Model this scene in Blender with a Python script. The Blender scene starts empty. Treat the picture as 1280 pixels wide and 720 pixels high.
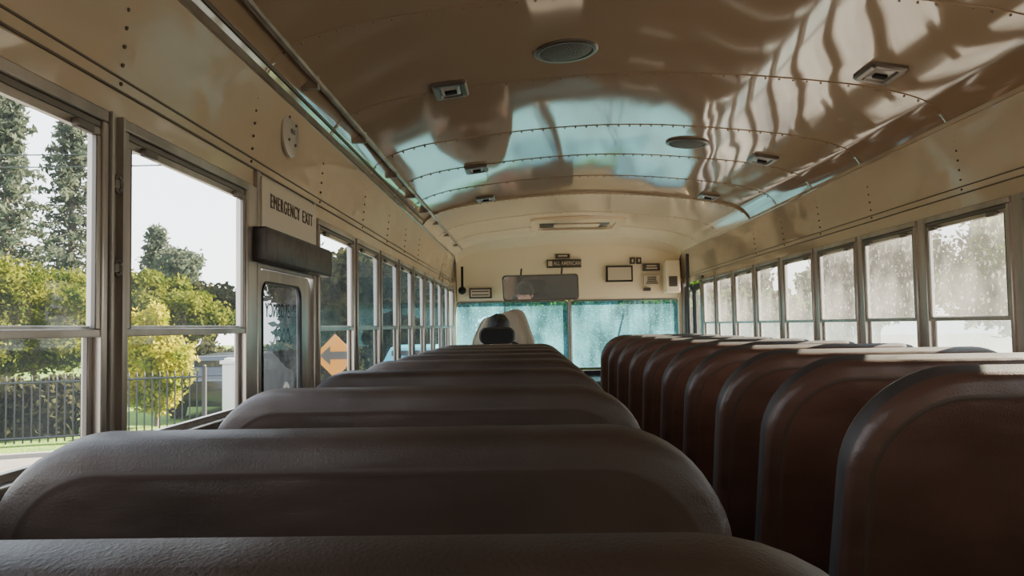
import bpy, math, random
import numpy as np
from mathutils import Matrix, Vector
random.seed(4); rng=np.random.default_rng(7)
E=1.16; XL=-0.75; XR=1.56; XC=0.405; D=8.1; YB=-1.0
FL=-1.16; GR=-2.06
SILL=-0.23; WT=0.39
scene=bpy.context.scene; COL=scene.collection
# ---------------------------------------------------------------- materials
def newmat(name):
    m=bpy.data.materials.new(name); m.use_nodes=True
    nt=m.node_tree; nt.nodes.clear()
    out=nt.nodes.new('ShaderNodeOutputMaterial')
    return m,nt,out
def N(nt,t,**k):
    n=nt.nodes.new(t)
    for a,b in k.items():
        if a in n.inputs: n.inputs[a].default_value=b
        else: setattr(n,a,b)
    return n
def pbr(name,col,rough=.5,metal=0,col2=None,nscale=5,bump=0,bscale=50,stretch=(1,1,1),ior=1.5,bump2=0,bscale2=2,stretch2=(1,1,1),emit=0,det=2,dist=0):
    m,nt,out=newmat(name)
    p=N(nt,'ShaderNodeBsdfPrincipled'); L=nt.links
    p.inputs['Base Color'].default_value=(*col,1); p.inputs['Roughness'].default_value=rough
    p.inputs['Metallic'].default_value=metal; p.inputs['IOR'].default_value=ior
    if emit:
        p.inputs['Emission Color'].default_value=(*col,1); p.inputs['Emission Strength'].default_value=emit
    L.new(p.outputs[0],out.inputs[0])
    tc=N(nt,'ShaderNodeTexCoord')
    def mapped(s):
        mp=N(nt,'ShaderNodeMapping'); mp.inputs['Scale'].default_value=s
        L.new(tc.outputs['Object'],mp.inputs['Vector']); return mp
    if col2:
        mp=mapped(stretch); n=N(nt,'ShaderNodeTexNoise'); n.inputs['Scale'].default_value=nscale; n.inputs['Detail'].default_value=5
        L.new(mp.outputs[0],n.inputs['Vector'])
        r=N(nt,'ShaderNodeValToRGB'); r.color_ramp.elements[0].position=.35; r.color_ramp.elements[1].position=.65
        r.color_ramp.elements[0].color=(*col,1); r.color_ramp.elements[1].color=(*col2,1)
        L.new(n.outputs[0],r.inputs[0]); L.new(r.outputs[0],p.inputs['Base Color'])
    prev=None
    for (b,s,st) in ((bump,bscale,stretch),(bump2,bscale2,stretch2)):
        if b:
            mp=mapped(st); n=N(nt,'ShaderNodeTexNoise'); n.inputs['Scale'].default_value=s; n.inputs['Detail'].default_value=det; n.inputs['Distortion'].default_value=dist
            L.new(mp.outputs[0],n.inputs['Vector'])
            bp=N(nt,'ShaderNodeBump'); bp.inputs['Strength'].default_value=1; bp.inputs['Distance'].default_value=b
            L.new(n.outputs[0],bp.inputs['Height'])
            if prev: L.new(prev.outputs[0],bp.inputs['Normal'])
            prev=bp
    if prev: L.new(prev.outputs[0],p.inputs['Normal'])
    return m
def glass(name,tint,haze,hazecol,hscale=6,gloss=.06,stretch=(1,1,1),lo=.3,hi=.7,hmin=.4,speck=0,df_=.2):
    m,nt,out=newmat(name); L=nt.links
    t=N(nt,'ShaderNodeBsdfTransparent'); t.inputs[0].default_value=(*tint,1)
    tr=N(nt,'ShaderNodeBsdfTranslucent'); tr.inputs[0].default_value=(*hazecol,1)
    df=N(nt,'ShaderNodeBsdfDiffuse'); df.inputs[0].default_value=(*hazecol,1)
    m0=N(nt,'ShaderNodeMixShader'); m0.inputs[0].default_value=df_; L.new(tr.outputs[0],m0.inputs[1]); L.new(df.outputs[0],m0.inputs[2])
    m1=N(nt,'ShaderNodeMixShader'); L.new(t.outputs[0],m1.inputs[1]); L.new(m0.outputs[0],m1.inputs[2])
    tc=N(nt,'ShaderNodeTexCoord'); mp=N(nt,'ShaderNodeMapping'); mp.inputs['Scale'].default_value=stretch
    L.new(tc.outputs['Object'],mp.inputs[0])
    n=N(nt,'ShaderNodeTexNoise'); n.inputs['Scale'].default_value=hscale; n.inputs['Detail'].default_value=6
    L.new(mp.outputs[0],n.inputs['Vector'])
    r=N(nt,'ShaderNodeMapRange'); r.inputs[1].default_value=lo; r.inputs[2].default_value=hi; r.inputs[3].default_value=haze*hmin; r.inputs[4].default_value=haze
    L.new(n.outputs[0],r.inputs[0])
    src=r.outputs[0]
    if speck:
        n2=N(nt,'ShaderNodeTexNoise'); n2.inputs['Scale'].default_value=60; n2.inputs['Detail'].default_value=2; L.new(tc.outputs['Object'],n2.inputs['Vector'])
        r2=N(nt,'ShaderNodeMapRange'); r2.inputs[1].default_value=.58; r2.inputs[2].default_value=.70; r2.inputs[3].default_value=0; r2.inputs[4].default_value=speck
        L.new(n2.outputs[0],r2.inputs[0]); ad=N(nt,'ShaderNodeMath'); ad.operation='ADD'; ad.use_clamp=True; L.new(src,ad.inputs[0]); L.new(r2.outputs[0],ad.inputs[1]); src=ad.outputs[0]
    L.new(src,m1.inputs[0])
    g=N(nt,'ShaderNodeBsdfGlossy'); g.inputs['Roughness'].default_value=.02
    m2=N(nt,'ShaderNodeMixShader'); m2.inputs[0].default_value=gloss
    L.new(m1.outputs[0],m2.inputs[1]); L.new(g.outputs[0],m2.inputs[2]); L.new(m2.outputs[0],out.inputs[0])
    return m
def leafmat(name,c1,c2):
    m,nt,out=newmat(name); L=nt.links
    oi=N(nt,'ShaderNodeTexCoord'); n=N(nt,'ShaderNodeTexNoise'); n.inputs['Scale'].default_value=1.8; n.inputs['Detail'].default_value=8
    L.new(oi.outputs['Object'],n.inputs['Vector'])
    r=N(nt,'ShaderNodeValToRGB'); r.color_ramp.elements[0].position=.38; r.color_ramp.elements[1].position=.62
    r.color_ramp.elements[0].color=(*c1,1); r.color_ramp.elements[1].color=(*c2,1); L.new(n.outputs[0],r.inputs[0])
    d=N(nt,'ShaderNodeBsdfDiffuse'); t=N(nt,'ShaderNodeBsdfTranslucent'); x=N(nt,'ShaderNodeMixShader'); x.inputs[0].default_value=.4
    L.new(r.outputs[0],d.inputs[0]); L.new(r.outputs[0],t.inputs[0]); L.new(d.outputs[0],x.inputs[1]); L.new(t.outputs[0],x.inputs[2]); L.new(x.outputs[0],out.inputs[0])
    return m
M={}
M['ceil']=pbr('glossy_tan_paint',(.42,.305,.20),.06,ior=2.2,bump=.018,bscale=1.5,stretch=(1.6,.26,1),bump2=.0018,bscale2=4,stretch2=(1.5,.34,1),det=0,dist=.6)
M['cap']=pbr('windshield_lit_paint',(.95,.81,.59),.11,ior=1.9,bump=.008,bscale=3,stretch=(1.5,.5,1),det=0)  # ceiling paint lightened in colour to carry the windshield's light at the front
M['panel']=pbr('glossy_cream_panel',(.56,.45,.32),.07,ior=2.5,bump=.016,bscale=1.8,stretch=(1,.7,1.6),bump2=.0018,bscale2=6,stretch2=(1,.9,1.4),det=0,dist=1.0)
M['cream']=pbr('cream_wall_paint',(.96,.83,.60),.4,bump=.002,bscale=6)
M['seam']=pbr('dark_seam',(.10,.075,.055),.5)
M['rivet']=pbr('rivet_metal',(.3,.23,.18),.3,.5)
M['floor']=pbr('ribbed_rubber_floor',(.08,.07,.06),.6,bump=.002,bscale=60,stretch=(1,.02,1))
M['lower']=pbr('brown_kick_panel',(.34,.27,.20),.4,bump=.002,bscale=10)
M['alu']=pbr('aged_aluminium',(.54,.49,.44),.30,.65,col2=(.34,.30,.265),nscale=9,stretch=(1,1,.3))
M['alud']=pbr('dark_aluminium',(.17,.15,.13),.45,.5)
M['blk']=pbr('black_rubber',(.02,.02,.022),.55)
M['blkp']=pbr('black_plastic',(.018,.018,.018),.7,ior=1.3)
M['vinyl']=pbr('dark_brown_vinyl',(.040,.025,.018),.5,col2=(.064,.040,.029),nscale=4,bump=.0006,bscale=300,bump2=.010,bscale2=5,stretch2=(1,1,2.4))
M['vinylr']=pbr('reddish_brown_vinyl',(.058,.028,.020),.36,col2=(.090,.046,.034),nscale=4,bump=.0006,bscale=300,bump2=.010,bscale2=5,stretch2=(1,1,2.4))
M['vinylside']=pbr('slate_edge_vinyl',(.032,.028,.029),.58,col2=(.055,.049,.050),nscale=9,bump=.0006,bscale=300)  # greyer vinyl for the band around the backrest edge
M['pipe']=pbr('brown_piping',(.058,.036,.027),.55)
M['steel']=pbr('dark_steel_frame',(.06,.06,.065),.4,.6)
M['pad']=pbr('dark_brown_pad',(.035,.026,.022),.5,col2=(.075,.057,.047),nscale=12,bump=.004,bscale=30)
M['gclear']=glass('clear_window_glass',(.93,.94,.94),.04,(.8,.8,.8),5,.05)
M['gdark']=glass('tinted_window_glass',(.52,.57,.58),.07,(.4,.55,.58),7,.14)
M['ghaze']=glass('sunlit_dusty_glass',(.56,.59,.585),.44,(.24,.245,.24),3,.04,lo=.35,hi=.65,hmin=.22,speck=.22)
M['ghaze2']=glass('sunlit_dusty_glass_lower',(.44,.51,.53),.48,(.22,.26,.27),3,.04,hmin=.32,speck=.22)
M['gwind']=glass('teal_dirty_windshield',(.25,.55,.66),.55,(.08,.25,.31),3.0,.04,stretch=(1.6,1,.8),lo=.40,hi=.62,hmin=.30,speck=.45)
M['gdoor']=glass('smoked_door_glass',(.28,.30,.31),.12,(.4,.4,.4),9,.08,lo=.4,hi=.6,hmin=0.3)
M['mirror']=pbr('dusty_mirror_silver',(.96,.97,.97),.02,.84)
M['white']=pbr('beige_disc_plastic',(.50,.45,.38),.3)
M['lens']=pbr('frosted_lens',(.45,.43,.40),.25)
M['grille']=pbr('speaker_grille',(.10,.09,.08),.5,bump=.004,bscale=250)
M['bezel']=pbr('bezel_grey',(.22,.19,.17),.3,.6)
M['ink']=pbr('black_ink',(.02,.018,.016),.6)
M['inkf']=pbr('faded_ink',(.12,.095,.075),.6)
M['inkd']=pbr('dim_reversed_ink',(.06,.06,.06),.6)
M['plate']=pbr('dark_bronze_plate',(.07,.055,.045),.5)
M['paper']=pbr('aged_label',(.62,.54,.42),.5)
M['skin']=pbr('skin',(.60,.30,.22),.5)
M['hair']=pbr('black_hair',(.008,.007,.007),.6,bump=.01,bscale=40)
M['jacket']=pbr('cream_fabric',(.50,.40,.30),.85,bump=.01,bscale=14)
M['shirt']=pbr('pale_shirt_cloth',(.33,.275,.215),.85,bump=.02,bscale=9,stretch=(2,1,.4))
M['red']=pbr('dusty_red_fabric',(.6,.17,.14),.8)
M['trous']=pbr('dark_trousers',(.03,.035,.05),.8)
M['grass']=pbr('sunlit_grass',(.065,.14,.003),.9,col2=(.115,.195,.005),nscale=1.2,bump=.05,bscale=20)
M['road']=pbr('pale_asphalt',(.125,.11,.09),.9,col2=(.155,.135,.115),nscale=3,bump=.004,bscale=60)
M['curb']=pbr('concrete',(.20,.185,.165),.8)
M['iron']=pbr('black_iron',(.008,.008,.008),.5)
M['bark']=pbr('bark',(.08,.058,.045),.9,bump=.03,bscale=12)
M['lyel']=leafmat('yellow_green_leaves',(.12,.16,.001),(.42,.36,.001))
M['lolv']=leafmat('olive_leaves',(.022,.040,.004),(.115,.125,.010))
M['lcon']=leafmat('conifer_needles',(.038,.052,.034),(.085,.10,.065))
M['ldark']=leafmat('dark_leaves',(.018,.022,.011),(.055,.055,.022))
M['lgrn']=leafmat('green_leaves',(.020,.05,.008),(.085,.13,.020))
M['carp']=pbr('dark_car_paint',(.012,.014,.018),.2)
M['carg']=pbr('car_glass',(.02,.025,.03),.05)
M['wht']=pbr('white_painted_pillar',(.5,.5,.48),.6)
M['orange']=pbr('orange_sign_face',(.36,.135,.0),.7)
M['teal']=pbr('teal_vehicle_paint',(.05,.35,.42),.3)
# ---------------------------------------------------------------- mesh helpers
class MB:
    def __init__(s): s.v=[];s.f=[];s.m=[]
    def box(s,x0,x1,y0,y1,z0,z1,m=0):
        b=len(s.v)
        s.v+=[(x,y,z) for x in (x0,x1) for y in (y0,y1) for z in (z0,z1)]
        for q in ((0,1,3,2),(4,6,7,5),(0,4,5,1),(2,3,7,6),(0,2,6,4),(1,5,7,3)):
            s.f.append([b+i for i in q]); s.m.append(m)
        return s
    def quad(s,pts,m=0):
        b=len(s.v); s.v+=[tuple(p) for p in pts]; s.f.append([b+i for i in range(len(pts))]); s.m.append(m); return s
    def loft(s,rings,m=0,cap0=True,cap1=True,close=True,ms=None):
        b=len(s.v); n=len(rings[0])
        for r in rings: s.v+=[tuple(p) for p in r]
        for i in range(len(rings)-1):
            mm=ms[i] if ms else m
            for j in range(n if close else n-1):
                k=(j+1)%n
                s.f.append([b+i*n+j,b+i*n+k,b+(i+1)*n+k,b+(i+1)*n+j]); s.m.append(mm)
        if close and cap0: s.f.append([b+j for j in range(n)][::-1]); s.m.append(ms[0] if ms else m)
        if close and cap1: s.f.append([b+(len(rings)-1)*n+j for j in range(n)]); s.m.append(ms[-1] if ms else m)
        return s
    def tube(s,path,r,n=8,m=0,closed=False):
        P=[Vector(p) for p in path]; rings=[]
        if not hasattr(r,'__len__'): r=[r]*len(P)
        for i,p in enumerate(P):
            if closed: t=P[(i+1)%len(P)]-P[i-1]
            else: t=P[min(i+1,len(P)-1)]-P[max(i-1,0)]
            t.normalize(); a=Vector((0,0,1)) if abs(t.z)<.9 else Vector((1,0,0))
            u=t.cross(a).normalized(); w=t.cross(u)
            rings.append([p+(u*math.cos(q)+w*math.sin(q))*r[i] for q in [2*math.pi*k/n for k in range(n)]])
        if closed: rings.append(rings[0]); s.loft(rings,m,False,False)
        else: s.loft(rings,m)
        return s
    def sphere(s,c,r,nu=10,nv=7,m=0,fn=None):
        if not hasattr(r,'__len__'): r=(r,r,r)
        rings=[]
        for i in range(nv+1):
            ph=-math.pi/2+math.pi*i/nv; ph=max(min(ph,1.55),-1.55)
            ring=[]
            for k in range(nu):
                q=2*math.pi*k/nu
                d=Vector((math.cos(ph)*math.cos(q),math.cos(ph)*math.sin(q),math.sin(ph)))
                f=fn(d) if fn else 1
                ring.append((c[0]+d.x*r[0]*f,c[1]+d.y*r[1]*f,c[2]+d.z*r[2]*f))
            rings.append(ring)
        s.loft(rings,m); return s
def rrect(hx,z0,z1,r,n=6,cx=0,rb=None):
    rb=r if rb is None else rb; pts=[]
    for (sx,zc,rr,a0) in ((1,z1,r,0),(-1,z1,r,90),(-1,z0,rb,180),(1,z0,rb,270)):
        cxx=cx+sx*(hx-rr); czz=zc-rr if zc==z1 else zc+rr
        for k in range(n+1):
            a=math.radians(a0+90*k/n); pts.append((cxx+rr*math.cos(a),czz+rr*math.sin(a)))
    return pts
def mk(name,mb,mats,parent=None,origin=None,smooth=True,bevel=0,**props):
    me=bpy.data.meshes.new(name)
    off=Vector(origin) if origin is not None else Vector((0,0,0))
    if parent is not None and origin is None: off=Vector(parent.location)
    me.from_pydata([tuple(Vector(v)-off) for v in mb.v],[],mb.f)
    for x in mats: me.materials.append(M[x])
    me.polygons.foreach_set('material_index',mb.m)
    me.update()
    import bmesh
    bm=bmesh.new(); bm.from_mesh(me); bmesh.ops.recalc_face_normals(bm,faces=bm.faces); bm.to_mesh(me); bm.free()
    if smooth:
        me.shade_smooth(); me.set_sharp_from_angle(angle=math.radians(38))
    o=bpy.data.objects.new(name,me); COL.objects.link(o)
    if parent is not None:
        o.parent=parent
        if origin is not None: o.location=off-Vector(parent.location)
    else: o.location=off
    if bevel:
        b=o.modifiers.new('bevel','BEVEL'); b.width=bevel; b.segments=2; b.limit_method='ANGLE'
    for k,v in props.items(): o[k]=v
    return o
def empty(name,loc,**props):
    o=bpy.data.objects.new(name,None); o.location=loc; COL.objects.link(o); o.empty_display_size=.1
    for k,v in props.items(): o[k]=v
    return o
def text(name,s,size,mat,M4,parent,w=None,extr=.0008,off=.012,sp=1.05):
    cu=bpy.data.curves.new(name,'FONT'); cu.body=s; cu.size=size; cu.extrude=extr; cu.align_x='CENTER'; cu.align_y='CENTER'; cu.space_character=sp
    cu.offset=size*off
    t=bpy.data.objects.new('tmp',cu); COL.objects.link(t)
    bpy.context.view_layer.update()
    me=bpy.data.meshes.new_from_object(t.evaluated_get(bpy.context.evaluated_depsgraph_get()))
    bpy.data.objects.remove(t)
    xs=[v.co.x for v in me.vertices]; wd=max(xs)-min(xs)
    if w: me.transform(Matrix.Scale(w/wd,4,(1,0,0)))
    me.transform(M4); me.transform(Matrix.Translation(-Vector(parent.location)))
    me.materials.clear(); me.materials.append(M[mat])
    o=bpy.data.objects.new(name,me); COL.objects.link(o); o.parent=parent; return o
def basis(X,Y,Z,loc):
    return Matrix(((X[0],Y[0],Z[0],loc[0]),(X[1],Y[1],Z[1],loc[1]),(X[2],Y[2],Z[2],loc[2]),(0,0,0,1)))
def front_m(x,z,y=D-.03): return basis((1,0,0),(0,0,1),(0,-1,0),(x,y,z))
def left_m(y,z,x=XL+.02,s=1): return basis((0,s,0),(0,0,1),(s,0,0),(x,y,z))
ST=dict(kind='structure')
# ---------------------------------------------------------------- ceiling
prof=[(1.115,.70),(1.085,.742),(1.03,.78),(.93,.815),(.8,.842),(.6,.868),(.4,.888),(.2,.902),(0,.907)]
hx=[p[0] for p in prof][::-1]; hz=[p[1] for p in prof][::-1]
def cz(x): return float(np.interp(abs(x-XC),hx,hz))
full=[(XC-a,b) for a,b in prof]+[(XC+a,b) for a,b in prof[-2::-1]]
def refine(pts):
    t=np.arange(len(pts)); tt=np.linspace(0,len(pts)-1,(len(pts)-1)*4+1)
    P=np.array(pts); out=[]
    for u in tt:
        i=min(int(u),len(pts)-2); f=u-i
        p0=P[max(i-1,0)];p1=P[i];p2=P[i+1];p3=P[min(i+2,len(pts)-1)]
        out.append(tuple(.5*((2*p1)+(-p0+p2)*f+(2*p0-5*p1+4*p2-p3)*f*f+(-p0+3*p1-3*p2+p3)*f**3)))
    return out
full=refine(full)
rows=[-.65,.05,.75,1.45,2.15,2.87,3.62,4.25,4.85,5.45]
mb=MB()
ys=np.linspace(YB,5.45,40)
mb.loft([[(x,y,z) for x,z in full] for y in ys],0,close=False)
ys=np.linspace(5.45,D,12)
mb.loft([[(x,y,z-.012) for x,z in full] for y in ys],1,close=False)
mb.loft([[(x,5.45,z) for x,z in full],[(x,5.45,z-.012) for x,z in full]],1,close=False)
for r in rows+[6.3,7.1]:
    mi=0 if r<5.4 else 1
    dz=0 if r<5.4 else .012
    mb.loft([[(x,r-.016,z-dz-.0005) for x,z in full],[(x,r-.014,z-dz-.003) for x,z in full],[(x,r+.014,z-dz-.003) for x,z in full],[(x,r+.016,z-dz-.0005) for x,z in full]],mi,close=False)
    if r>.5:
        a=np.linspace(XC-1.06,XC+1.06,44)
        for x in a: mb.sphere((x,r,cz(x)-dz-.003),.0042,6,4,m=2)
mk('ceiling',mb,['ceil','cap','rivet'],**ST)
# ---------------------------------------------------------------- walls
Lw=[(-.92,-.41),(-.35,.16),(.22,.70),(.75,1.378),(1.432,2.085)]
Lw+= [(2.79,3.375)]+[(2.86+.57*i,2.86+.57*i+.52) for i in range(1,9)]
Rw=[(-.90,-.36),(-.30,.24),(.28,.82),(.86,1.38),(1.42,1.94),(1.98,2.51),(2.57,3.13),(3.19,3.71),(3.77,4.28),(4.34,4.86),(4.92,5.43),(5.49,6.0),(6.06,6.57),(6.63,7.08)]
def wall(name,x,s,wins,doorspan):
    mb=MB(); th=.05; tp=.014
    def bx(a0,a1,y0,y1,z0,z1,m):
        xa,xb=sorted((x-s*a0,x-s*a1)); mb.box(xa,xb,y0,y1,z0,z1,m)
    segs=[(YB,doorspan[0]),(doorspan[1],D)]
    for a,b in segs:
        bx(0,tp,a,b,FL,SILL,2)
        bx(-.012,tp,a,b,SILL-.03,SILL-.002,1)
    bx(0,tp,YB,D,WT,.44,0)
    P=[(0,.44),(.004,.5),(.018,.62),(.04,.702)]
    yy=np.linspace(YB,D,30)
    mb.loft([[(x+s*a,y,z) for a,z in P] for y in yy],0,close=False)
    bx(.02,.05,YB,D,.42,.72,0)
    for z in (.445,.47):
        bx(-.005,.0,YB,D,z-.002,z+.002,3)
    ed=sorted([w for w in wins]+[doorspan]); prev=YB
    for a,b in ed:
        if a-prev>.02: bx(-.012,tp,prev+.004,a-.004,SILL,WT,1)
        prev=b
    if D-prev>.01: bx(-.012,tp,prev,D,SILL,WT,1 if D-prev<.2 else 0)
    for y in rows:
        for k in range(7): mb.sphere((x+s*(.003+.004*k*.8),y,.46+.035*k),.0042,6,4,m=3)
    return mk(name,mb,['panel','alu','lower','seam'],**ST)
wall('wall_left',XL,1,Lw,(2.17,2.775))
wall('wall_right',XR,-1,Rw,(7.16,7.95))
mk('wall_back',MB().box(XL-.05,XR+.05,YB-.05,YB,FL,.95,0),['lower'],**ST)
mk('floor',MB().box(XL-.05,XR+.05,YB-.05,D+.3,FL-.06,FL,0),['floor'],**ST)
mb=MB()
arch=[(x,z+.0) for x,z in full]
base=[(x,.255) for x,z in full]
mb.loft([[(x,D,z) for x,z in base],[(x,D-.02,z) for x,z in base],[(x,D-.05+.0*z,z*.5+.255*.5) for x,z in arch],[(x,D-.1,z*.85+.255*.15) for x,z in arch],[(x,D-.22,z-.012) for x,z in arch]],0,close=False)
mb.box(XL-.05,XR+.05,D,D+.05,FL,-.46,1)
mb.box(XL-.05,XR+.05,D,D+.05,.25,.95,0)
mb.box(XL-.05,XL+.03,D-.06,D+.02,-.46,.45,0).box(XR-.05,XR+.05,D-.06,D+.02,-.46,.45,0)
mk('wall_front',mb,['cream','blkp'],**ST)
def rail(hw0,dz,r,side=-1):
    mb=MB(); x=XC+side*hw0; mb.tube([(x,y,cz(x)-dz) for y in np.linspace(YB+.02,D-.25,12)],r,8,0)
    return mb
mb=rail(1.04,.012,.010)
xx=XC-1.10
mb.tube([(xx,y,.722) for y in np.linspace(YB+.02,D-.25,12)],.006,6,1)
for y in rows+[6.2,7.0]:
    mb.box(XL+.055,XL+.12,y+.25,y+.275,.735,.782,0)
mb.box(XL+.03,XL+.045,YB+.02,D-.25,.685,.705,0)
mk('trim_1',mb,['alu','seam'],**ST)
mb=MB(); mb.box(XR-.046,XR-.032,YB+.02,D-.25,.690,.705,0)
mk('trim_2',mb,['panel'],**ST)
# ---------------------------------------------------------------- windows
wn=[0]
def window(x,s,y0,y1,gu,gl,lab):
    wn[0]+=1
    mb=MB()
    def bx(mb,a0,a1,ya,yb,z0,z1,m=0):
        p,q=sorted((x+s*a0,x+s*a1)); mb.box(p,q,ya,yb,z0,z1,m)
    bx(mb,-.010,.020,y0,y1,WT-.022,WT,0); bx(mb,-.010,.020,y0,y1,SILL,SILL+.018,0)
    bx(mb,-.010,.020,y0,y0+.018,SILL+.018,WT-.022,0); bx(mb,-.010,.020,y1-.018,y1,SILL+.018,WT-.022,0)
    bx(mb,-.008,.016,y0+.018,y1-.018,WT-.036,WT-.022,1)
    w=mk(f'window_{wn[0]}',mb,['alu','alud'],origin=(x,(y0+y1)/2,SILL),bevel=.003,label=lab,**ST)
    a,b=y0+.018,y1-.018; t=.014
    def sash(nm,z0,z1,o,mm):
        mb=MB(); h=.006
        bx(mb,o-h,o+h,a,b,z0,z0+t,0); bx(mb,o-h,o+h,a,b,z1-t,z1,0)
        bx(mb,o-h,o+h,a,a+t,z0+t,z1-t,0); bx(mb,o-h,o+h,b-t,b,z0+t,z1-t,0)
        bx(mb,o-.002,o+.007,a+t,a+t+.003,z0+t,z1-t,1); bx(mb,o-.002,o+.007,b-t-.003,b-t,z0+t,z1-t,1)
        mk(nm,mb,['alu','alud'],parent=w,bevel=.002)
        g=MB(); p=x+s*o; g.quad([(p,a+t,z0+t),(p,b-t,z0+t),(p,b-t,z1-t),(p,a+t,z1-t)])
        mk('glass_pane',g,[mm],parent=w)
    sash('upper_sash',-.008,WT-.036,.010,gu)
    sash('lower_sash',SILL+.018,.012,-.003,gl)
    for yy in (a+.07,b-.07):
        lm=MB(); bx(lm,.016,.030,yy-.025,yy+.025,WT-.056,WT-.040,0)
        mk('sash_latch',lm,['alud'],parent=w,bevel=.003)
    return w
for i,(a,b) in enumerate(Lw):
    if i<5: window(XL,1,a,b,'gclear','gclear','aluminium framed sliding bus window with clear glass')
    else: window(XL,1,a,b,'gdark' if i>5 else 'gclear','gdark' if i>5 else 'gclear','aluminium framed sliding bus window with tinted glass' if i>5 else 'aluminium framed sliding bus window with clear glass')
for a,b in Rw: window(XR,-1,a,b,'ghaze','ghaze2','aluminium framed sliding bus window hazed by sunlit dust')
mb=MB()
for z in (.265,.115):
    c=[(XL+.022,1.405+.012*math.cos(t),z+.014*math.sin(t)) for t in np.linspace(0,2*math.pi,17)[:-1]]
    mb.tube(c,.004,6,0,closed=True)
    mb.box(XL+.010,XL+.022,1.398,1.412,z-.008,z+.008,0)
mb.box(XL+.008,XL+.024,1.420,1.428,SILL,WT,1)
mb.box(XL+.008,XL+.024,1.382,1.390,SILL,WT,1)
mk('trim_3',mb,['alud','alu'],**ST)
def wpane(x0,x1):
    wn[0]+=1
    mb=MB(); z0,z1=-.44,.25
    R=lambda i:[(p[0],p[1]) for p in rrect((x1-x0)/2-i,z0+i,z1-i,.05,5,(x0+x1)/2)]
    o=R(0); i_=R(.012)
    mb.loft([[(a,D-.03,b) for a,b in o],[(a,D-.03,b) for a,b in i_],[(a,D+.02,b) for a,b in i_],[(a,D+.02,b) for a,b in o],[(a,D-.03,b) for a,b in o]],0,False,False)
    w=mk(f'window_{wn[0]}',mb,['alud'],origin=((x0+x1)/2,D,z0),label='teal tinted dusty bus windshield pane with dark rubber gasket',**ST)
    g=MB(); g.quad([(a,D,b) for a,b in i_]); mk('glass_pane',g,['gwind'],parent=w)
wpane(XL+.02,.410); wpane(.430,XR-.04)
mk('trim_4',MB().box(.405,.435,D-.05,D+.03,-.46,.26,0),['alu'],bevel=.004,**ST)
# ---------------------------------------------------------------- emergency door
dz0,dz1=FL+.01,.172
mb=MB()
yc=(2.21+2.75)/2; hy=(2.75-2.21)/2
out=rrect(hy,dz0,dz1,.05,6,yc,.01)
inn=rrect(.195,-.50,.140,.045,6,2.435)
def L3(pts,x): return [(x,a,b) for a,b in pts]
mb.loft([L3(out,XL+.0),L3(inn,XL+.0),L3(inn,XL-.014),L3(out,XL-.014),L3(out,XL)],0,False,False)
door=mk('door_1',mb,['alu'],origin=(XL,yc,dz0),label='emergency exit door with rounded window and black gasket',**ST)
g=MB(); i2=rrect(.188,-.493,.133,.040,6,2.435)
g.loft([L3(inn,XL+.004),L3(i2,XL+.004),L3(i2,XL-.01),L3(inn,XL-.01),L3(inn,XL+.004)],0,False,False); mk('window_gasket',g,['blk'],parent=door)
g=MB(); g.quad(L3(i2,XL-.002)); mk('glass_pane',g,['gdoor'],parent=door)
text('reversed_lettering','EMERGENCY',.06,'inkd',left_m(2.435,.055,XL-.0035,-1),door,w=.30,off=0)
text('reversed_lettering','DOOR',.06,'inkd',left_m(2.435,-.020,XL-.0035,-1),door,w=.15,off=0)
g=MB(); g.tube([(XL+.012,2.71,-.30),(XL+.03,2.71,-.32),(XL+.03,2.71,-.45),(XL+.012,2.71,-.47)],.008,8,0); mk('door_handle',g,['steel'],parent=door)
mb=MB(); mb.box(XL-.014,XL+.012,2.175,2.205,FL,.44,0).box(XL-.014,XL+.012,2.755,2.785,FL,.44,0)
mb.box(XL-.014,XL+.006,2.205,2.755,.174,.44,0)
mk('trim_5',mb,['alu'],bevel=.003,**ST)
sp=mk('emergency_exit_sign',MB().box(XL+.008,XL+.016,2.20,2.77,.285,.43,0),['paper'],origin=(XL+.01,2.48,.285),bevel=.002,label='cream metal panel lettered EMERGENCY EXIT above the side door',category='sign')
text('sign_lettering','EMERGENCY',.058,'inkf',left_m(2.415,.368,XL+.0175),sp,w=.29,off=0,sp=1.2)
text('sign_lettering','EXIT',.058,'inkf',left_m(2.655,.368,XL+.0175),sp,w=.12,off=0,sp=1.2)
pd=MB(); pr=rrect(.36,.185,.28,.008,3,2.49); pr2=rrect(.352,.192,.273,.006,3,2.49)
pd.loft([L3(pr,XL+.014),L3(pr,XL+.046),L3(pr2,XL+.052)],0)
mk('header_pad',pd,['pad'],origin=(XL+.014,2.49,.185),label='dark padded head bumper above the emergency door',category='door pad')
mb=MB(); 
for (a,b) in ((7.18,7.54),(7.57,7.93)):
    c=(a+b)/2; o=rrect((b-a)/2,FL+.01,.36,.01,4,c); i_=rrect((b-a)/2-.035,FL+.15,.31,.03,4,c)
    mb.loft([L3(o,XR),L3(i_,XR),L3(i_,XR+.03),L3(o,XR+.03),L3(o,XR)],0,False,False)
ed=mk('door_2',mb,['blkp'],origin=(XR,7.55,FL),label='black framed folding entry door with glass',**ST)
for (a,b) in ((7.18,7.54),(7.57,7.93)): mk('glass_pane',MB().quad([(XR+.012,a+.035,FL+.15),(XR+.012,b-.035,FL+.15),(XR+.012,b-.035,.31),(XR+.012,a+.035,.31)]),['gclear'],parent=ed)
mk('trim_6',MB().box(XR-.02,XR+.03,7.09,7.17,FL,.42,0).box(XR-.02,XR+.03,7.94,8.05,FL,.42,0),['alud'],**ST)
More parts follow.
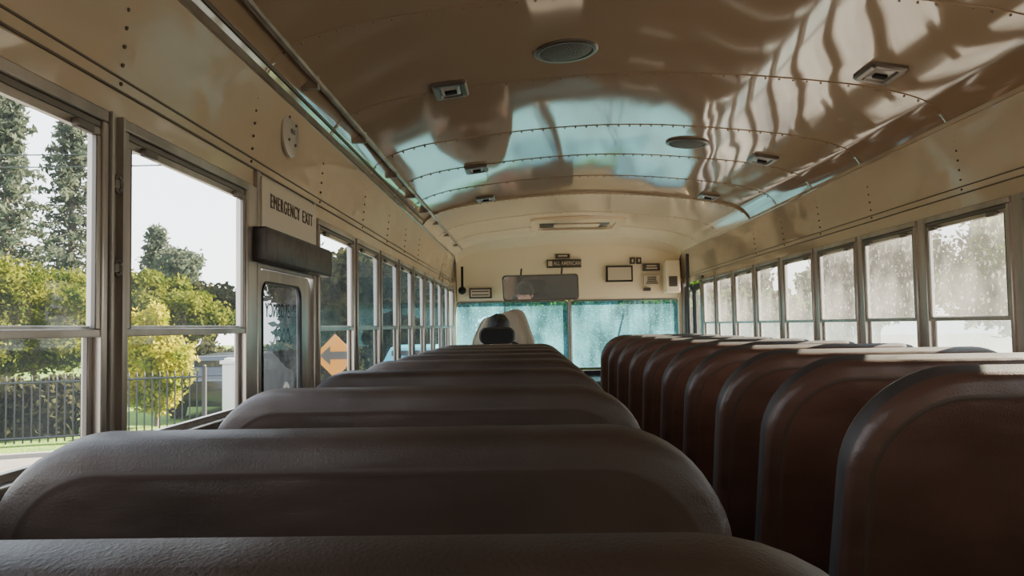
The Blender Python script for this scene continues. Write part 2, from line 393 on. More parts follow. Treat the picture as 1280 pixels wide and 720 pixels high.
gp=MB(); gp.tube([(XR-.12,7.2,FL),(XR-.12,7.2,.62)],.016,10,0); mk('grab_pole',gp,['steel'],origin=(XR-.12,7.2,FL),label='dark steel grab pole beside the entry door',category='pole')
# ---------------------------------------------------------------- bench seats
def seatback(W=.97,H=.66,T=.085,r=.15,side=1):
    mb=MB(); spec=[(.20,-.046),(.08,-.0456),(.050,-.0446),(.044,-.0438),(.041,-.0444),(.037,-.0440),(.034,-.0427),(.016,-.0395),(.005,-.032),(0,-.020),(0,.020),(.006,.033),(.018,.041),(.034,.046),(.1,.050),(.20,.052)]
    ms=[0,0,0,2,2,2,0,0,0,side,0,0,0,0,0]
    rings=[]
    for ins,y in spec:
        rr=max(r-ins*.8,.02); pts=rrect(W/2-ins,ins*.6,H-ins,rr,12,0,rb=.03)
        ring=[]
        for a,z in pts:
            crown=.016*(1-(a/(W/2))**2) if z>H*.5 else 0
            ring.append((a,y,z+crown))
        rings.append(ring)
    mb.loft(rings,0,ms=ms); return mb
def make_seat(loc,W,ztop,r=.15,lab='',side=1,vin='vinyl',lean=12):
    H=.66; lean=math.radians(lean)
    base=empty('bench_seat',loc,label=lab,category='bench seat')
    mb=seatback(W,H,r=r,side=side)
    ca,sa=math.cos(lean),math.sin(lean)
    zb=ztop-(H+.016)*ca
    mb.v=[(x, y*ca-z*sa+ (H)*sa, y*sa+z*ca+zb) for x,y,z in mb.v]
    o=mk('backrest',mb,[vin,'vinylside','pipe']); o.parent=base
    cu=MB(); 
    rings=[]
    for z,ins in ((.0,.03),(.012,.008),(.04,0),(.10,0),(.135,.01),(.15,.04)):
        pts=rrect(W/2-ins,.12+ins,.44-ins,.06,6); rings.append([(a,b,.33+z) for a,b in pts])
    cu.loft(rings,0); c=mk('seat_cushion',cu,[vin]); c.parent=base
    fr=MB()
    q=W/2-.03
    fr.tube([(-q,.14,.335),(-q,.42,.335),(q,.42,.335),(q,.14,.335)],.014,8,closed=True)
    f=mk('seat_frame',fr,['steel']); f.parent=base
    for sx in (-1,1):
        for yy in (.18,.40):
            lg=MB().tube([(sx*(W/2-.1),yy,.34),(sx*(W/2-.1),yy,.012)],.0125,8).box(sx*(W/2-.1)-.03,sx*(W/2-.1)+.03,yy-.03,yy+.03,0,.012)
            l=mk('leg',lg,['steel']); l.parent=base
    return base
def copy_tree(src,loc,name):
    n=src.copy(); n.location=loc; COL.objects.link(n)
    for ch in src.children:
        c=ch.copy(); c.parent=n; COL.objects.link(c)
    return n
Lx=-.228; Ld=[.495,1.05,1.78,2.5,3.2,3.85,4.5,5.15,5.8]
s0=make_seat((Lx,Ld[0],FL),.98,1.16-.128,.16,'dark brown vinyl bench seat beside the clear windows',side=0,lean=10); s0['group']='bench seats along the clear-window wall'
for d in Ld[1:]: 
    c=copy_tree(s0,(Lx,d,FL),'bench_seat')
Rd=[1.47,1.97,2.45,2.95,3.47,4.03,4.6,5.2,5.8,6.4]
r0=make_seat((1.06,Rd[0],FL),.96,1.16-.085,.19,'reddish brown vinyl bench seat with sunlit top and grey edge',vin='vinylr',lean=16); r0['group']='bench seats along the sunlit dusty windows'
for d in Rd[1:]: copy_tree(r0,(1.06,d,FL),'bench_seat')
# ---------------------------------------------------------------- ceiling fixtures
def ceil_frame(x,y):
    e=.01; dz=(cz(x+e)-cz(x-e))/(2*e)
    X=Vector((1,0,dz)).normalized(); Y=Vector((0,-1,0)); Z=X.cross(Y)
    return basis(X,Y,Z,(x,y,cz(x)))
def place(o,mat): 
    o.location=mat.to_translation(); o.rotation_euler=mat.to_euler()
def dome(x,y):
    b=empty('dome_light',(0,0,0),label='small rectangular metal dome light on the ceiling',category='ceiling light',group='ceiling dome lights')
    m_=MB(); rs=[]
    for z,i in ((0,0),(.010,0),(.016,.006),(.016,.022),(.008,.026)): rs.append([(a,bb,z) for a,bb in rrect(.062-i,-.085+i,.085-i,.012,4)])
    m_.loft(rs,0,True,False); h=mk('light_housing',m_,['bezel']); h.parent=b
    m_=MB(); m_.loft([[(a,bb,.008) for a,bb in rrect(.036,-.059,.059,.008,4)],[(a,bb,.013) for a,bb in rrect(.030,-.05,.05,.008,4)]],0); h=mk('light_lens',m_,['lens']); h.parent=b
    m_=MB(); m_.box(-.022,.022,-.015,.015,.012,.022,0); h=mk('light_switch',m_,['blkp'],bevel=.003); h.parent=b
    place(b,ceil_frame(x,y)); return b
for x,y in ((-.265,2.84),(1.21,2.70),(-.265,4.30),(1.22,4.1),(-.27,5.32),(1.21,5.3)): dome(x,y)
def speaker(x,y):
    b=empty('ceiling_speaker',(0,0,0),label='round dark-grilled speaker set into the ceiling',category='speaker',group='ceiling speakers')
    el=lambda r,z:[(r*math.cos(t),r*math.sin(t),z) for t in np.linspace(0,2*math.pi,33)[:-1]]
    m_=MB(); m_.loft([el(.105,0),el(.105,.006),el(.098,.010),el(.088,.009),el(.086,.003)],0,True,False); h=mk('speaker_rim',m_,['bezel']); h.parent=b
    m_=MB(); m_.loft([el(.087,.003),el(.08,.008),el(.02,.011)],0); h=mk('speaker_grille',m_,['grille']); h.parent=b
    place(b,ceil_frame(x,y))
speaker(.14,2.58); speaker(.80,3.92)
hb=empty('roof_hatch',(.44,7.0,cz(.44)-.012),label='cream roof vent hatch with dark slotted opening',category='roof hatch')
z0=cz(.44)-.014
m_=MB(); o=rrect(.40,6.55,7.45,.05,5,.44); i_=rrect(.33,6.75,7.25,.04,5,.44)
m_.loft([[(a,b,z0) for a,b in o],[(a,b,z0-.03) for a,b in o],[(a,b,z0-.03) for a,b in i_],[(a,b,z0) for a,b in i_]],0,False,False); mk('hatch_frame',m_,['cap'],parent=hb)
m_=MB(); m_.loft([[(a,b,z0-.004) for a,b in i_],[(a,b,z0-.010) for a,b in rrect(.32,6.76,7.24,.04,5,.44)]],0); mk('hatch_opening',m_,['pad'],parent=hb)
m_=MB(); m_.box(.24,.64,6.9,7.1,z0-.026,z0-.012,0); mk('hatch_cover',m_,['cap'],parent=hb,bevel=.004)
db=empty('round_wall_speaker',(XL+.02,2.45,.60),label='round beige disc with screws on the panel above windows',category='wall speaker')
el=lambda r,x:[(x,2.45+r*math.cos(t),.615+r*math.sin(t)) for t in np.linspace(0,2*math.pi,33)[:-1]]
m_=MB(); m_.loft([el(.080,XL+.012),el(.080,XL+.022),el(.073,XL+.026),el(.02,XL+.027)],0); mk('disc_plate',m_,['white'],parent=db)
for t in (0.6,2.2,3.9,5.4): mk('screw',MB().sphere((XL+.028,2.45+.048*math.cos(t),.615+.048*math.sin(t)),.005,8,5),['bezel'],parent=db)
mk('disc_clip',MB().box(XL+.026,XL+.032,2.435,2.465,.608,.621,0),['bezel'],parent=db)
# ---------------------------------------------------------------- front signage
def plate(name,px0,px1,py0,py1,mats,lab,cat='label',frame=None,lines=0):
    hor=406; x0=(px0-660)*.0080;x1=(px1-660)*.0080;z1=(hor-py0)*.0080;z0=(hor-py1)*.0080
    yf=D-.095
    m_=MB().box(x0,x1,yf-.006,D-.03,z0,z1,0)
    o=mk(name,m_,[mats[0]],origin=((x0+x1)/2,yf,z0),bevel=.001,label=lab,category=cat)
    if frame:
        t=.016
        f=MB().box(x0+t,x1-t,yf-.009,yf-.005,z0+t,z1-t,0); mk('plate_face',f,[frame],parent=o)
    if lines:
        f=MB()
        for k in range(lines):
            zz=z1-(z1-z0)*(k+1)/(lines+1); w=(x1-x0)*random.uniform(.28,.4)
            f.box((x0+x1)/2-w,(x0+x1)/2+w,yf-.011,yf-.006,zz-.006,zz+.006,0)
        mk('printed_lines',f,['inkf' if mats[0]=='paper' or frame else 'paper'],parent=o)
    return o,(x0+x1)/2,(z0+z1)/2,x1-x0,z1-z0,yf
o,cx,czz,w,h,yf=plate('name_plate',685,728,324,334,['plate'],'dark plate lettered ALL AMERICAN on the front header','sign')
text('plate_lettering','ALL AMERICAN',.055,'paper',front_m(cx+.03,czz,yf-.0075),o,w=w*.78)
m_=MB().box(cx-w/2+.012,cx-w/2+.055,yf-.010,yf-.006,czz-.025,czz+.025,0); mk('plate_emblem',m_,['paper'],parent=o)
plate('warning_label',696,714,317,322,['plate'],'small dark label above the name plate',lines=1)
plate('framed_notice',759,792,333,353,['ink'],'black framed cream notice on the front header','notice',frame='paper')
plate('warning_label',789,795,323,331,['plate'],'small outlined label on the front header',frame='paper')
plate('warning_label',797,803,323,331,['plate'],'small outlined label on the front header',frame='paper')
plate('warning_label',805,826,331,340,['plate'],'dark rectangular label with pale print',lines=2)
plate('warning_label',806,825,346,358,['paper'],'cream printed notice label',lines=4)
plate('warning_label',587,615,358,371,['plate'],'dark framed label above the windshield','label',frame='paper',lines=2)
plate('warning_label',806,814,361,365,['plate'],'tiny dark label on the front header')
m_=MB().box(1.36,1.50,D-.24,D-.06,.30,.62,0); 
fb=mk('switch_box',m_,['cream'],origin=(1.43,D-.15,.30),bevel=.01,label='cream control box beside the entry door',category='control box')
mk('switch_panel',MB().box(1.39,1.47,D-.248,D-.238,.36,.46,0),['plate'],parent=fb)
m_=MB().tube([(XL+.1,D-.12,.36),(XL+.1,D-.12,.6)],.012,8).sphere((XL+.1,D-.14,.36),.04,12,8)
mk('dash_fan',m_,['blkp'],origin=(XL+.1,D-.12,.36),label='small black fan hanging near the windshield corner',category='fan')
mc=Vector((.125,7.72,.365)); nrm=Vector((-.150,-1,-.238)).normalized()
X=Vector((0,0,1)).cross(nrm).normalized()
if X.x<0: X=-X
Y=nrm.cross(X)
if Y.z<0: Y=-Y
mm=basis(X,Y,X.cross(Y),mc)
mr=empty('rearview_mirror',(0,0,0),label='wide rectangular rearview mirror above the windshield',category='mirror')
m_=MB(); rs=[[(a,b,z) for a,b in rrect(.37-i,-.125+i,.125-i,.03,6)] for z,i in ((-.03,.02),(-.02,0),(.004,0),(.004,.010),(-.001,.012))]
m_.loft(rs,0,True,False); h=mk('mirror_frame',m_,['alud']); h.parent=mr
m_=MB(); m_.loft([[(a,b,-.002) for a,b in rrect(.358,-.113,.113,.02,6)],[(a,b,.0005) for a,b in rrect(.358,-.113,.113,.02,6)]],0); h=mk('mirror_glass',m_,['mirror']); h.parent=mr
for sx in (-.2,.2):
    m_=MB().tube([(sx,.05,-.025),(sx,.16,-.16)],.009,8); h=mk('mirror_bracket',m_,['steel']); h.parent=mr
place(mr,mm)
m_=MB(); m_.loft([[(x,7.75,FL),(x,7.75,-.62),(x,7.82,-.55),(x,D-.01,-.50),(x,D-.01,FL)] for x in (XL+.01,.9)],0)
mk('dashboard',m_,['blkp'],origin=(.1,7.8,FL),smooth=False,bevel=.01,label='black dashboard below the windshield',category='dashboard')
# pale shirt on a hanger in front of the driver
hs=empty('hanging_shirt',(-.245,7.90,.27),label='pale cream shirt hanging from a hook before the windshield',category='shirt')
sil=[(.128,.10),(.126,.150),(.112,.190),(.085,.215),(.045,.235),(0.,.252),(-.06,.275),(-.14,.305),(-.24,.318),(-.34,.322),(-.46,.33)]
rings=[]
for z,hw in sil:
    ring=[]; n=44
    for k in range(n):
        a=2*math.pi*k/n; c=math.cos(a); s_=math.sin(a)
        fold=.014*math.sin(c*15+z*5)+.009*math.sin(c*29-z*4)
        zz=z+(.035*c if z>.08 else .035*c*max(0,(z+.1)/.18))
        ring.append((-.245+hw*c, 7.90+(.032+fold)*(1 if s_>0 else -1)*abs(s_)**.5, zz))
    rings.append(ring)
mk('shirt_body',MB().loft(rings,0),['shirt'],parent=hs)
mk('hanger_hook',MB().tube([(-.227,7.90,.12),(-.227,7.90,.20),(-.227,7.93,.235),(-.227,7.97,.25),(-.227,8.0,.27)],.005,8),['steel'],parent=hs)
for x,a in ((.0,.35),(1.05,.35)):
    m_=MB().tube([(x,D+.035,-.5),(x-.1,D+.03,-.15)],.007,6).tube([(x-.16,D+.028,-.38),(x-.04,D+.028,.12)],.006,6)
    mk('windshield_wiper',m_,['blk'],origin=(x,D+.035,-.5),label='black wiper arm resting against the windshield',category='wiper')
SW=Vector((-.26,7.50,-.27)); axn=Vector((0,-.55,.83)).normalized(); U=Vector((1,0,0)); V=axn.cross(U)
sw=empty('steering_wheel',(-.26,7.62,-.5),label='large black bus steering wheel held by the driver',category='steering wheel')
m_=MB(); m_.tube([SW+(U*math.cos(t)+V*math.sin(t))*.23 for t in np.linspace(0,2*math.pi,41)[:-1]],.013,8,0,closed=True); mk('wheel_rim',m_,['blkp'],parent=sw)
m_=MB()
for t in (.2,math.pi-.2,-math.pi/2): m_.tube([SW,SW+(U*math.cos(t)+V*math.sin(t))*.225],.011,8)
m_.sphere(tuple(SW),.045,12,8); mk('wheel_spoke',m_,['blkp'],parent=sw)
m_=MB(); m_.tube([SW,(-.26,7.74,-.60)],.03,10); mk('steering_column',m_,['blkp'],parent=sw)
ds=empty('driver_seat',(-.26,6.86,FL),label='black high-backed driver seat with rounded headrest',category='driver seat')
def lofty(name,spec,mat,cx=-.26):
    m_=MB(); m_.loft([[(a,y+ (b-(-.5))*-.12,b) for a,b in rrect(hw,z0,z1,r,7,cx)] for y,hw,z0,z1,r in spec],0); return mk(name,m_,[mat],parent=ds)
lofty('headrest',[(6.71,.10,-.115,-.045,.035),(6.70,.135,-.14,-.022,.055),(6.74,.15,-.15,-.01,.06),(6.79,.145,-.145,-.015,.06),(6.82,.11,-.12,-.04,.04)],'blkp')
lofty('backrest',[(6.74,.2,-.68,-.2,.08),(6.73,.24,-.72,-.17,.1),(6.78,.25,-.74,-.155,.1),(6.83,.24,-.72,-.17,.1),(6.85,.2,-.7,-.2,.08)],'blkp')
m_=MB(); m_.loft([[(a,b,z) for a,b in rrect(.25-i,6.84+i,7.33-i,.07,6,-.26)] for z,i in ((-.88,.03),(-.87,0),(-.82,0),(-.80,.03))],0); mk('seat_cushion',m_,['blkp'],parent=ds)
m_=MB().box(-.42,-.10,6.92,7.25,FL,FL+.03).box(-.34,-.18,7.0,7.18,FL+.03,-.88); mk('seat_pedestal',m_,['steel'],parent=ds,bevel=.01)
# ---------------------------------------------------------------- driver (person)
def skinobj(name,V_,Eg,Rr,mat,parent,root=0,sub=2):
    me=bpy.data.meshes.new(name); me.from_pydata(V_,Eg,[]); t=bpy.data.objects.new('tmp',me); COL.objects.link(t)
    sk=t.modifiers.new('s','SKIN'); sk.use_smooth_shade=True; ss=t.modifiers.new('u','SUBSURF'); ss.levels=sub; ss.render_levels=sub
    for i,v in enumerate(me.skin_vertices[0].data):
        r=Rr[i]; v.radius=(r,r) if not hasattr(r,'__len__') else r; v.use_root=(i==root)
    bpy.context.view_layer.update()
    m2=bpy.data.meshes.new_from_object(t.evaluated_get(bpy.context.evaluated_depsgraph_get())); bpy.data.objects.remove(t)
    m2.name=name; m2.materials.clear(); m2.materials.append(M[mat]); m2.shade_smooth()
    o=bpy.data.objects.new(name,m2); COL.objects.link(o)
    if parent: o.parent=parent
    return o
PX,PY=-.26,7.02
V_=[(0,0,-.68),(0,-.01,-.52),(0,-.01,-.36),(0,0,-.24),(0,.01,-.17),(0,.035,-.10),(0,.035,-.03),(0,.025,.035)]
Rr=[(.15,.11),(.14,.10),(.17,.11),(.11,.075),.055,(.068,.085),(.078,.098),(.06,.075)]
Eg=[(i,i+1) for i in range(7)]
jV=[V_[i] for i in range(4)]; jE=[(0,1),(1,2),(2,3)]; jR=[(.165,.115),(.16,.115),(.19,.12),(.12,.085)]
tV=[V_[0]]; tE=[]; tR=[(.16,.12)]
def add(Vl,El,Rl,par,p,r): Vl.append(p); Rl.append(r); El.append((par,len(Vl)-1)); return len(Vl)-1
for s in (-1,1):
    sh=add(V_,Eg,Rr,3,(s*.17,0,-.24),.06); el_=add(V_,Eg,Rr,sh,(s*.25,.12,-.44),.043); fo=add(V_,Eg,Rr,el_,(s*.25,.25,-.38),.036)
    wr=add(V_,Eg,Rr,fo,(s*.235,.37,-.29),.026); pa=add(V_,Eg,Rr,wr,(s*.225,.435,-.255),(.034,.022))
    a=add(jV,jE,jR,3,(s*.17,0,-.235),.075); b=add(jV,jE,jR,a,(s*.22,.07,-.35),.07); b=add(jV,jE,jR,b,(s*.25,.12,-.435),.06); c=add(jV,jE,jR,b,(s*.25,.25,-.375),.05); add(jV,jE,jR,c,(s*.237,.36,-.30),.04)
    for k in range(4):
        fx=s*.225+(k-1.5)*.019; l=[.032,.036,.034,.027][k]
        f1=add(V_,Eg,Rr,pa,(fx,.468,-.238),.010); f2=add(V_,Eg,Rr,f1,(fx,.468+l*.9,-.248),.009); add(V_,Eg,Rr,f2,(fx,.468+l*.8,-.285),.008)
    t1=add(V_,Eg,Rr,pa,(s*.225-s*.042,.44,-.27),.011); add(V_,Eg,Rr,t1,(s*.225-s*.05,.47,-.29),.009)
    hp=add(V_,Eg,Rr,0,(s*.10,.06,-.69),.085); kn=add(V_,Eg,Rr,hp,(s*.15,.47,-.66),.06); cf=add(V_,Eg,Rr,kn,(s*.15,.53,-.85),.05); an=add(V_,Eg,Rr,cf,(s*.15,.58,-1.06),.035); add(V_,Eg,Rr,an,(s*.15,.70,-1.11),(.04,.03))
    hp=add(tV,tE,tR,0,(s*.10,.06,-.69),.10); kn=add(tV,tE,tR,hp,(s*.15,.47,-.66),.075); cf=add(tV,tE,tR,kn,(s*.15,.53,-.85),.065); add(tV,tE,tR,cf,(s*.15,.575,-1.03),.055)
body=skinobj('person',V_,Eg,Rr,'skin',None)
body.location=(PX,PY,0)
body['label']='seated driver with black hair in cream jacket holding the wheel'; body['category']='person'
skinobj('jacket',jV,jE,jR,'jacket',body); skinobj('trousers',tV,tE,tR,'trous',body)
def ch(name,mb,mat):
    o=mk(name,mb,[mat]); o.parent=body; return o
def hf(d):
    f=1.0
    if d.y>.35 and d.z<.45: f=.72
    if d.z<-.45: f*=.85
    return f*(1+.03*math.sin(d.x*23+d.z*17))
ch('hair',MB().sphere((0,.022,.005),(.100,.118,.105),28,20,fn=hf),'hair')
ch('nose',MB().loft([[(-.008,.125,.005),(.008,.125,.005),(.004,.132,.005)],[(-.017,.122,-.035),(.017,.122,-.035),(0,.155,-.038)],[(-.012,.118,-.045),(.012,.118,-.045),(0,.14,-.046)]],0),'skin')
for s in (-1,1):
    ch('eye',MB().sphere((s*.032,.118,-.005),(.013,.010,.008),10,8),'wht')
    ch('pupil',MB().sphere((s*.032,.126,-.005),(.006,.005,.006),8,6),'ink')
    ch('eyebrow',MB().tube([(s*.048,.118,.012),(s*.03,.126,.018),(s*.015,.124,.014)],.004,6),'hair')
    ch('ear',MB().sphere((s*.084,.03,-.03),(.010,.018,.03),10,8),'skin')
ch('mouth',MB().sphere((0,.118,-.07),(.024,.010,.007),12,8),'red')
ch('shirt_collar',MB().loft([[(r*math.cos(t),.01+r*math.sin(t),z) for t in np.linspace(0,2*math.pi,17)[:-1]] for r,z in ((.10,-.22),(.075,-.17),(.062,-.165),(.085,-.22))],0),'red')
# ---------------------------------------------------------------- exterior
mk('ground',MB().box(-80,80,-30,110,GR-.2,GR,0),['road'],label='pale asphalt street outside the bus',**ST)
g=MB(); gp=[(-80,-18),(-14,11.0),(-5.6,14.5),(-4.6,18),(-4.6,110),(-80,110)]
g.loft([[(a,b,GR) for a,b in gp],[(a,b,GR+.05) for a,b in gp]],0)
gp=[(-1.5,19.5),(14,17.5),(14,60),(-1.5,60)]  # unseen lawn ahead, added to bring green into the ceiling reflection
g.loft([[(a,b,GR) for a,b in gp],[(a,b,GR+.05) for a,b in gp]],0); mk('lawn',g,['grass'],smooth=False,label='sunlit grass verge beside the street, with added lawn ahead',**ST)
g=MB()
def strip(p,q,w,z0,z1):
    p=Vector((*p,0));q=Vector((*q,0));t=(q-p).normalized();n=Vector((-t.y,t.x,0))*w
    g.loft([[(a.x,a.y,z0),(a.x+n.x,a.y+n.y,z0),(a.x+n.x,a.y+n.y,z1),(a.x,a.y,z1)] for a in (p,q)],0)
strip((-40,-.45),(-5.6,14.45),.15,GR,GR+.07); strip((-5.6,14.45),(-4.5,18),.15,GR,GR+.07); strip((-1.5,18.4),(14,16.4),1.1,GR,GR+.07)  # last strip is a pale path added with the unseen lawn ahead
mk('curb',g,['curb'],smooth=False,kind='structure',label='concrete curb along the grass')
fa=Vector((-13.2,12.65)); fb_=Vector((-6.35,15.6)); fl=(fb_-fa).length; ft=(fb_-fa)/fl
fe=empty('iron_fence',(fa.x,fa.y,GR+.05),label='black iron picket fence on the grass verge',category='fence')
npan=4; fz=GR+.05
for k in range(npan+1):
    p=fa+ft*fl*k/npan; mk('fence_post',MB().box(p.x-.035,p.x+.035,p.y-.035,p.y+.035,fz,fz+1.30).sphere((p.x,p.y,fz+1.32),.035,8,6),['iron'],parent=fe)
for k in range(npan):
    m_=MB()
    for zz in (.12,1.12): 
        a=fa+ft*fl*k/npan; b=fa+ft*fl*(k+1)/npan; m_.tube([(a.x,a.y,fz+zz),(b.x,b.y,fz+zz)],.022,6)
    n=14
    for i in range(1,n):
        p=fa+ft*fl*(k+i/n)/npan; m_.tube([(p.x,p.y,fz+.03),(p.x,p.y,fz+1.2),(p.x,p.y,fz+1.26)],[.015,.015,.002],5)
    mk('fence_panel',m_,['iron'],parent=fe)
m_=MB().box(-6.23,-5.97,16.2,16.46,GR+.05,GR+1.38,0).box(-6.27,-5.93,16.16,16.5,GR+1.38,GR+1.45,0).box(-6.2,-6.0,16.23,16.43,GR+1.45,GR+1.5,0).box(-6.26,-5.94,16.17,16.49,GR+.05,GR+.2,0)
mk('gate_pillar',m_,['wht'],origin=(-6.1,16.33,GR+.05),bevel=.008,label='white painted gate pillar with a flat cap',category='pillar')
def quadmesh(P,size,mat,name,parent,elong=1.0,core=None):
    n=len(P); u=rng.normal(size=(n,3)); u/=np.linalg.norm(u,axis=1)[:,None]; w=rng.normal(size=(n,3)); v=np.cross(u,w); v/=np.linalg.norm(v,axis=1)[:,None]
    s=size*rng.uniform(.6,1.4,size=(n,1)); u=u*s*elong; v=v*s*.6
    off=np.array(parent.location)
    V=np.stack([P-u,P+v,P+u,P-v],axis=1).reshape(-1,3)-off
    V=V.tolist(); F=np.arange(4*n).reshape(n,4).tolist()
    if core:
        b=len(V); V+= [(np.array(q)-off).tolist() for q in core.v]; F+=[[b+i for i in f] for f in core.f]
    me=bpy.data.meshes.new(name); me.from_pydata(V,[],F); me.materials.append(M[mat]); me.update()
    o=bpy.data.objects.new(name,me); COL.objects.link(o); o.parent=parent; return o
def leaves(centers,count,size,mat,name,parent):
    pts=[];tot=sum(r[0]*r[1]*r[2] for c,r in centers); core=MB()
    for c,r in centers:
        n=max(20,int(count*r[0]*r[1]*r[2]/tot))
        d=rng.normal(size=(n,3)); d/=np.linalg.norm(d,axis=1)[:,None]
        d*=rng.uniform(.5,1.05,size=(n,1))**.5*(1+.16*rng.normal(size=(n,1)))
        pts.append(np.array(c)+d*np.array(r))
        core.sphere(c,tuple(q*.66 for q in r),14,9,fn=lambda d:1+.12*math.sin(d.x*7+c[0])*math.sin(d.z*8+c[1]))
    quadmesh(np.concatenate(pts),size,mat,name,parent,core=core)
def tree(x,y,H,crowns,count,size,mat,lab,name='tree',cat='tree',tr=.15):
    z0=GR; b=empty(name,(x,y,z0),label=lab,category=cat)
    m_=MB(); top=max(c[2] for c,r in crowns)
    m_.tube([(x,y,z0),(x+.05,y,z0+(top-z0)*.4),(x-.03,y,top)],[tr,tr*.75,tr*.3],8)
    for c,r in crowns: m_.tube([(x,y,z0+(top-z0)*.35),((x+c[0])/2,(y+c[1])/2,(z0*.2+c[2]*.8)),c],[tr*.5,tr*.35,tr*.12],6)
    mk('trunk',m_,['bark'],parent=b)
    leaves(crowns,count,size,mat,'foliage',b); return b
def cr(x,y,z,r,n=7,sp=.6,rz=.8,k=.45):
    out=[((x,y,z),(r*.7,r*.7,r*.7*rz))]
    for i in range(n):
        a=random.uniform(0,6.28); q=random.uniform(-.7,.75); kk=k*random.uniform(.7,1.25)
        h=sp*math.sqrt(max(.2,1-abs(q)*.8))
        out.append(((x+math.cos(a)*r*h,y+math.sin(a)*r*h,z+q*r*rz),(r*kk,r*kk,r*kk*.9*rz)))
    return out
def conifer(x,y,top,R,count,lab,mat='lcon'):
    z0=GR; b=empty('conifer_tree',(x,y,z0),label=lab,category='tree'); H=top-z0
    m_=MB().tube([(x,y,z0),(x,y,z0+H*.5),(x,y,top)],[.35,.2,.03],8); P=[]
    nb=110
    for i in range(nb):
        h=(i/nb)**.9; z=z0+H*(.12+.86*h); L_=R*(1-h)**.6*random.uniform(.35,1.2)+.3; a=i*2.4+random.uniform(-.3,.3)
        e=(x+math.cos(a)*L_,y+math.sin(a)*L_,z-.12*L_)
        m_.tube([(x,y,z),e],[.05,.015],4)
        k=int(count/nb); t=rng.uniform(.15,1.05,size=(k,1)); q=np.array([x,y,z])*(1-t)+np.array(e)*t
        q+=rng.normal(size=(k,3))*np.array([.25,.25,.20])*(1.1-t*.5); q[:,2]-=.15*rng.uniform(size=k); P.append(q)
    mk('trunk',m_,['bark'],parent=b); quadmesh(np.concatenate(P),.15,mat,'foliage',b,1.4)
conifer(-29.8,45,14.5,3.3,8000,'tall dark conifer with drooping branches')
conifer(-30.6,53,15.5,3.2,8000,'tall narrow grey-green conifer')
conifer(-38,47,13,3.4,5000,'tall dark conifer with drooping branches')
conifer(-27.4,58.5,8.0,2.1,3500,'shorter conifer behind the shrubs')
tree(-22.2,50,8,cr(-22.2,50,3.6,1.9,10),4500,.16,'lcon','distant round-crowned tree against the pale sky')
tree(-12.2,19.5,4,cr(-12.2,19.5,.3,1.85,30,.8,.85,.3),26000,.055,'lolv','large sunlit olive-green shrub behind the fence','shrub','shrub',.08)
tree(-16.3,20.5,4,cr(-16.3,20.5,.3,1.7,16,.8,.8,.33),9000,.08,'lolv','large sunlit olive-green shrub behind the fence','shrub','shrub',.08)
tree(-13.4,28,4,cr(-13.4,28,.9,1.7,18,.8,.8,.33),9000,.08,'lolv','muted olive shrub beyond the fence','shrub','shrub',.08)
tree(-7.95,17.0,3,[((-8.0,16.9,-.75),(.65,.5,.55)),((-8.2,17.1,-.1),(.45,.45,.5)),((-7.6,16.8,-.55),(.5,.45,.4)),((-8.35,17.1,-1.1),(.45,.45,.45)),((-7.45,16.8,-.95),(.35,.35,.25)),((-7.95,17.0,.3),(.25,.25,.32)),((-8.4,17.0,-.45),(.45,.4,.4)),((-7.9,16.9,-1.35),(.5,.4,.35)),((-8.5,17.0,.1),(.22,.22,.35)),((-7.65,16.9,-.1),(.25,.25,.22))],12000,.05,'lyel','bright yellow-green backlit shrub behind the fence','shrub','shrub',.05)
tree(-10.3,24.4,4,cr(-10.3,24.4,.4,1.2,16,.8,.8,.33),7000,.07,'lolv','round green garden shrub beyond the fence','shrub','shrub',.08)
tree(-13.6,34,5,cr(-13.6,34,.9,1.4,12),4500,.12,'ldark','dark round hedge tree near the pillar','tree','tree',.12)
tree(-18.4,33,5,cr(-18.4,33,.3,1.6,12),4000,.12,'lolv','muted green shrub beyond the fence','shrub','shrub',.12)
for (x,y,z,r,mt) in ((-9.3,34,2.4,1.9,'ldark'),(-5.6,36,2.8,2.0,'lgrn'),(-3.3,43,2.2,2.0,'ldark'),(.2,37,1.4,1.9,'lgrn'),(3.6,43,1.6,2.0,'ldark'),(6.6,37,1.4,2.0,'lgrn'),(10.5,42,1.7,2.2,'ldark'),(14.4,36,2.0,2.1,'lgrn'),(20,41,2.6,2.8,'ldark'),(18.5,28,2.7,2.4,'lgrn'),(13.9,21,2.2,2.0,'ldark'),(21.5,18.5,3.2,2.8,'ldark'),(9.6,15.6,.9,1.5,'lgrn'),(9.6,22.5,1.4,1.7,'ldark')):
    tree(x,y,5,cr(x,y,z,r,12),4500,.15 if y>17 else .09,mt,'dense leafy street tree' if mt=='lgrn' else 'dense dark leafy tree','tree','tree',.2 if y>17 else .1)
def hedge(p,q,h,mat,n,lab,sz=.075):
    p=np.array(p);q=np.array(q); hb=empty('hedge',(p[0],p[1],GR),label=lab,category='hedge')
    t=rng.uniform(size=(n,1)); xy=p*(1-t)+q*t+rng.normal(size=(n,2))*.17
    P=np.concatenate([xy,GR+.06+rng.uniform(size=(n,1))**.8*h*(1+.12*np.sin(t*31)*np.sin(t*13))],axis=1)
    d=(q-p)/np.linalg.norm(q-p); nn=np.array([-d[1],d[0]])*.12
    core=MB(); core.loft([[(*(a+nn),GR+.05),(*(a-nn),GR+.05),(*(a-nn),GR+h*.85),(*(a+nn),GR+h*.85)] for a in (p,q)])
    quadmesh(P,sz,mat,'foliage',hb,core=core)
hedge((-14.6,13.2),(-8.9,15.65),1.15,'ldark',13000,'low dark hedge along the iron fence')
hedge((-11.5,22.6),(-5.0,23.2),1.5,'ldark',9000,'dark leaf strip put in as shadow behind the bright shrub')  # dark leaves stand in for the shadow behind the yellow-green shrub
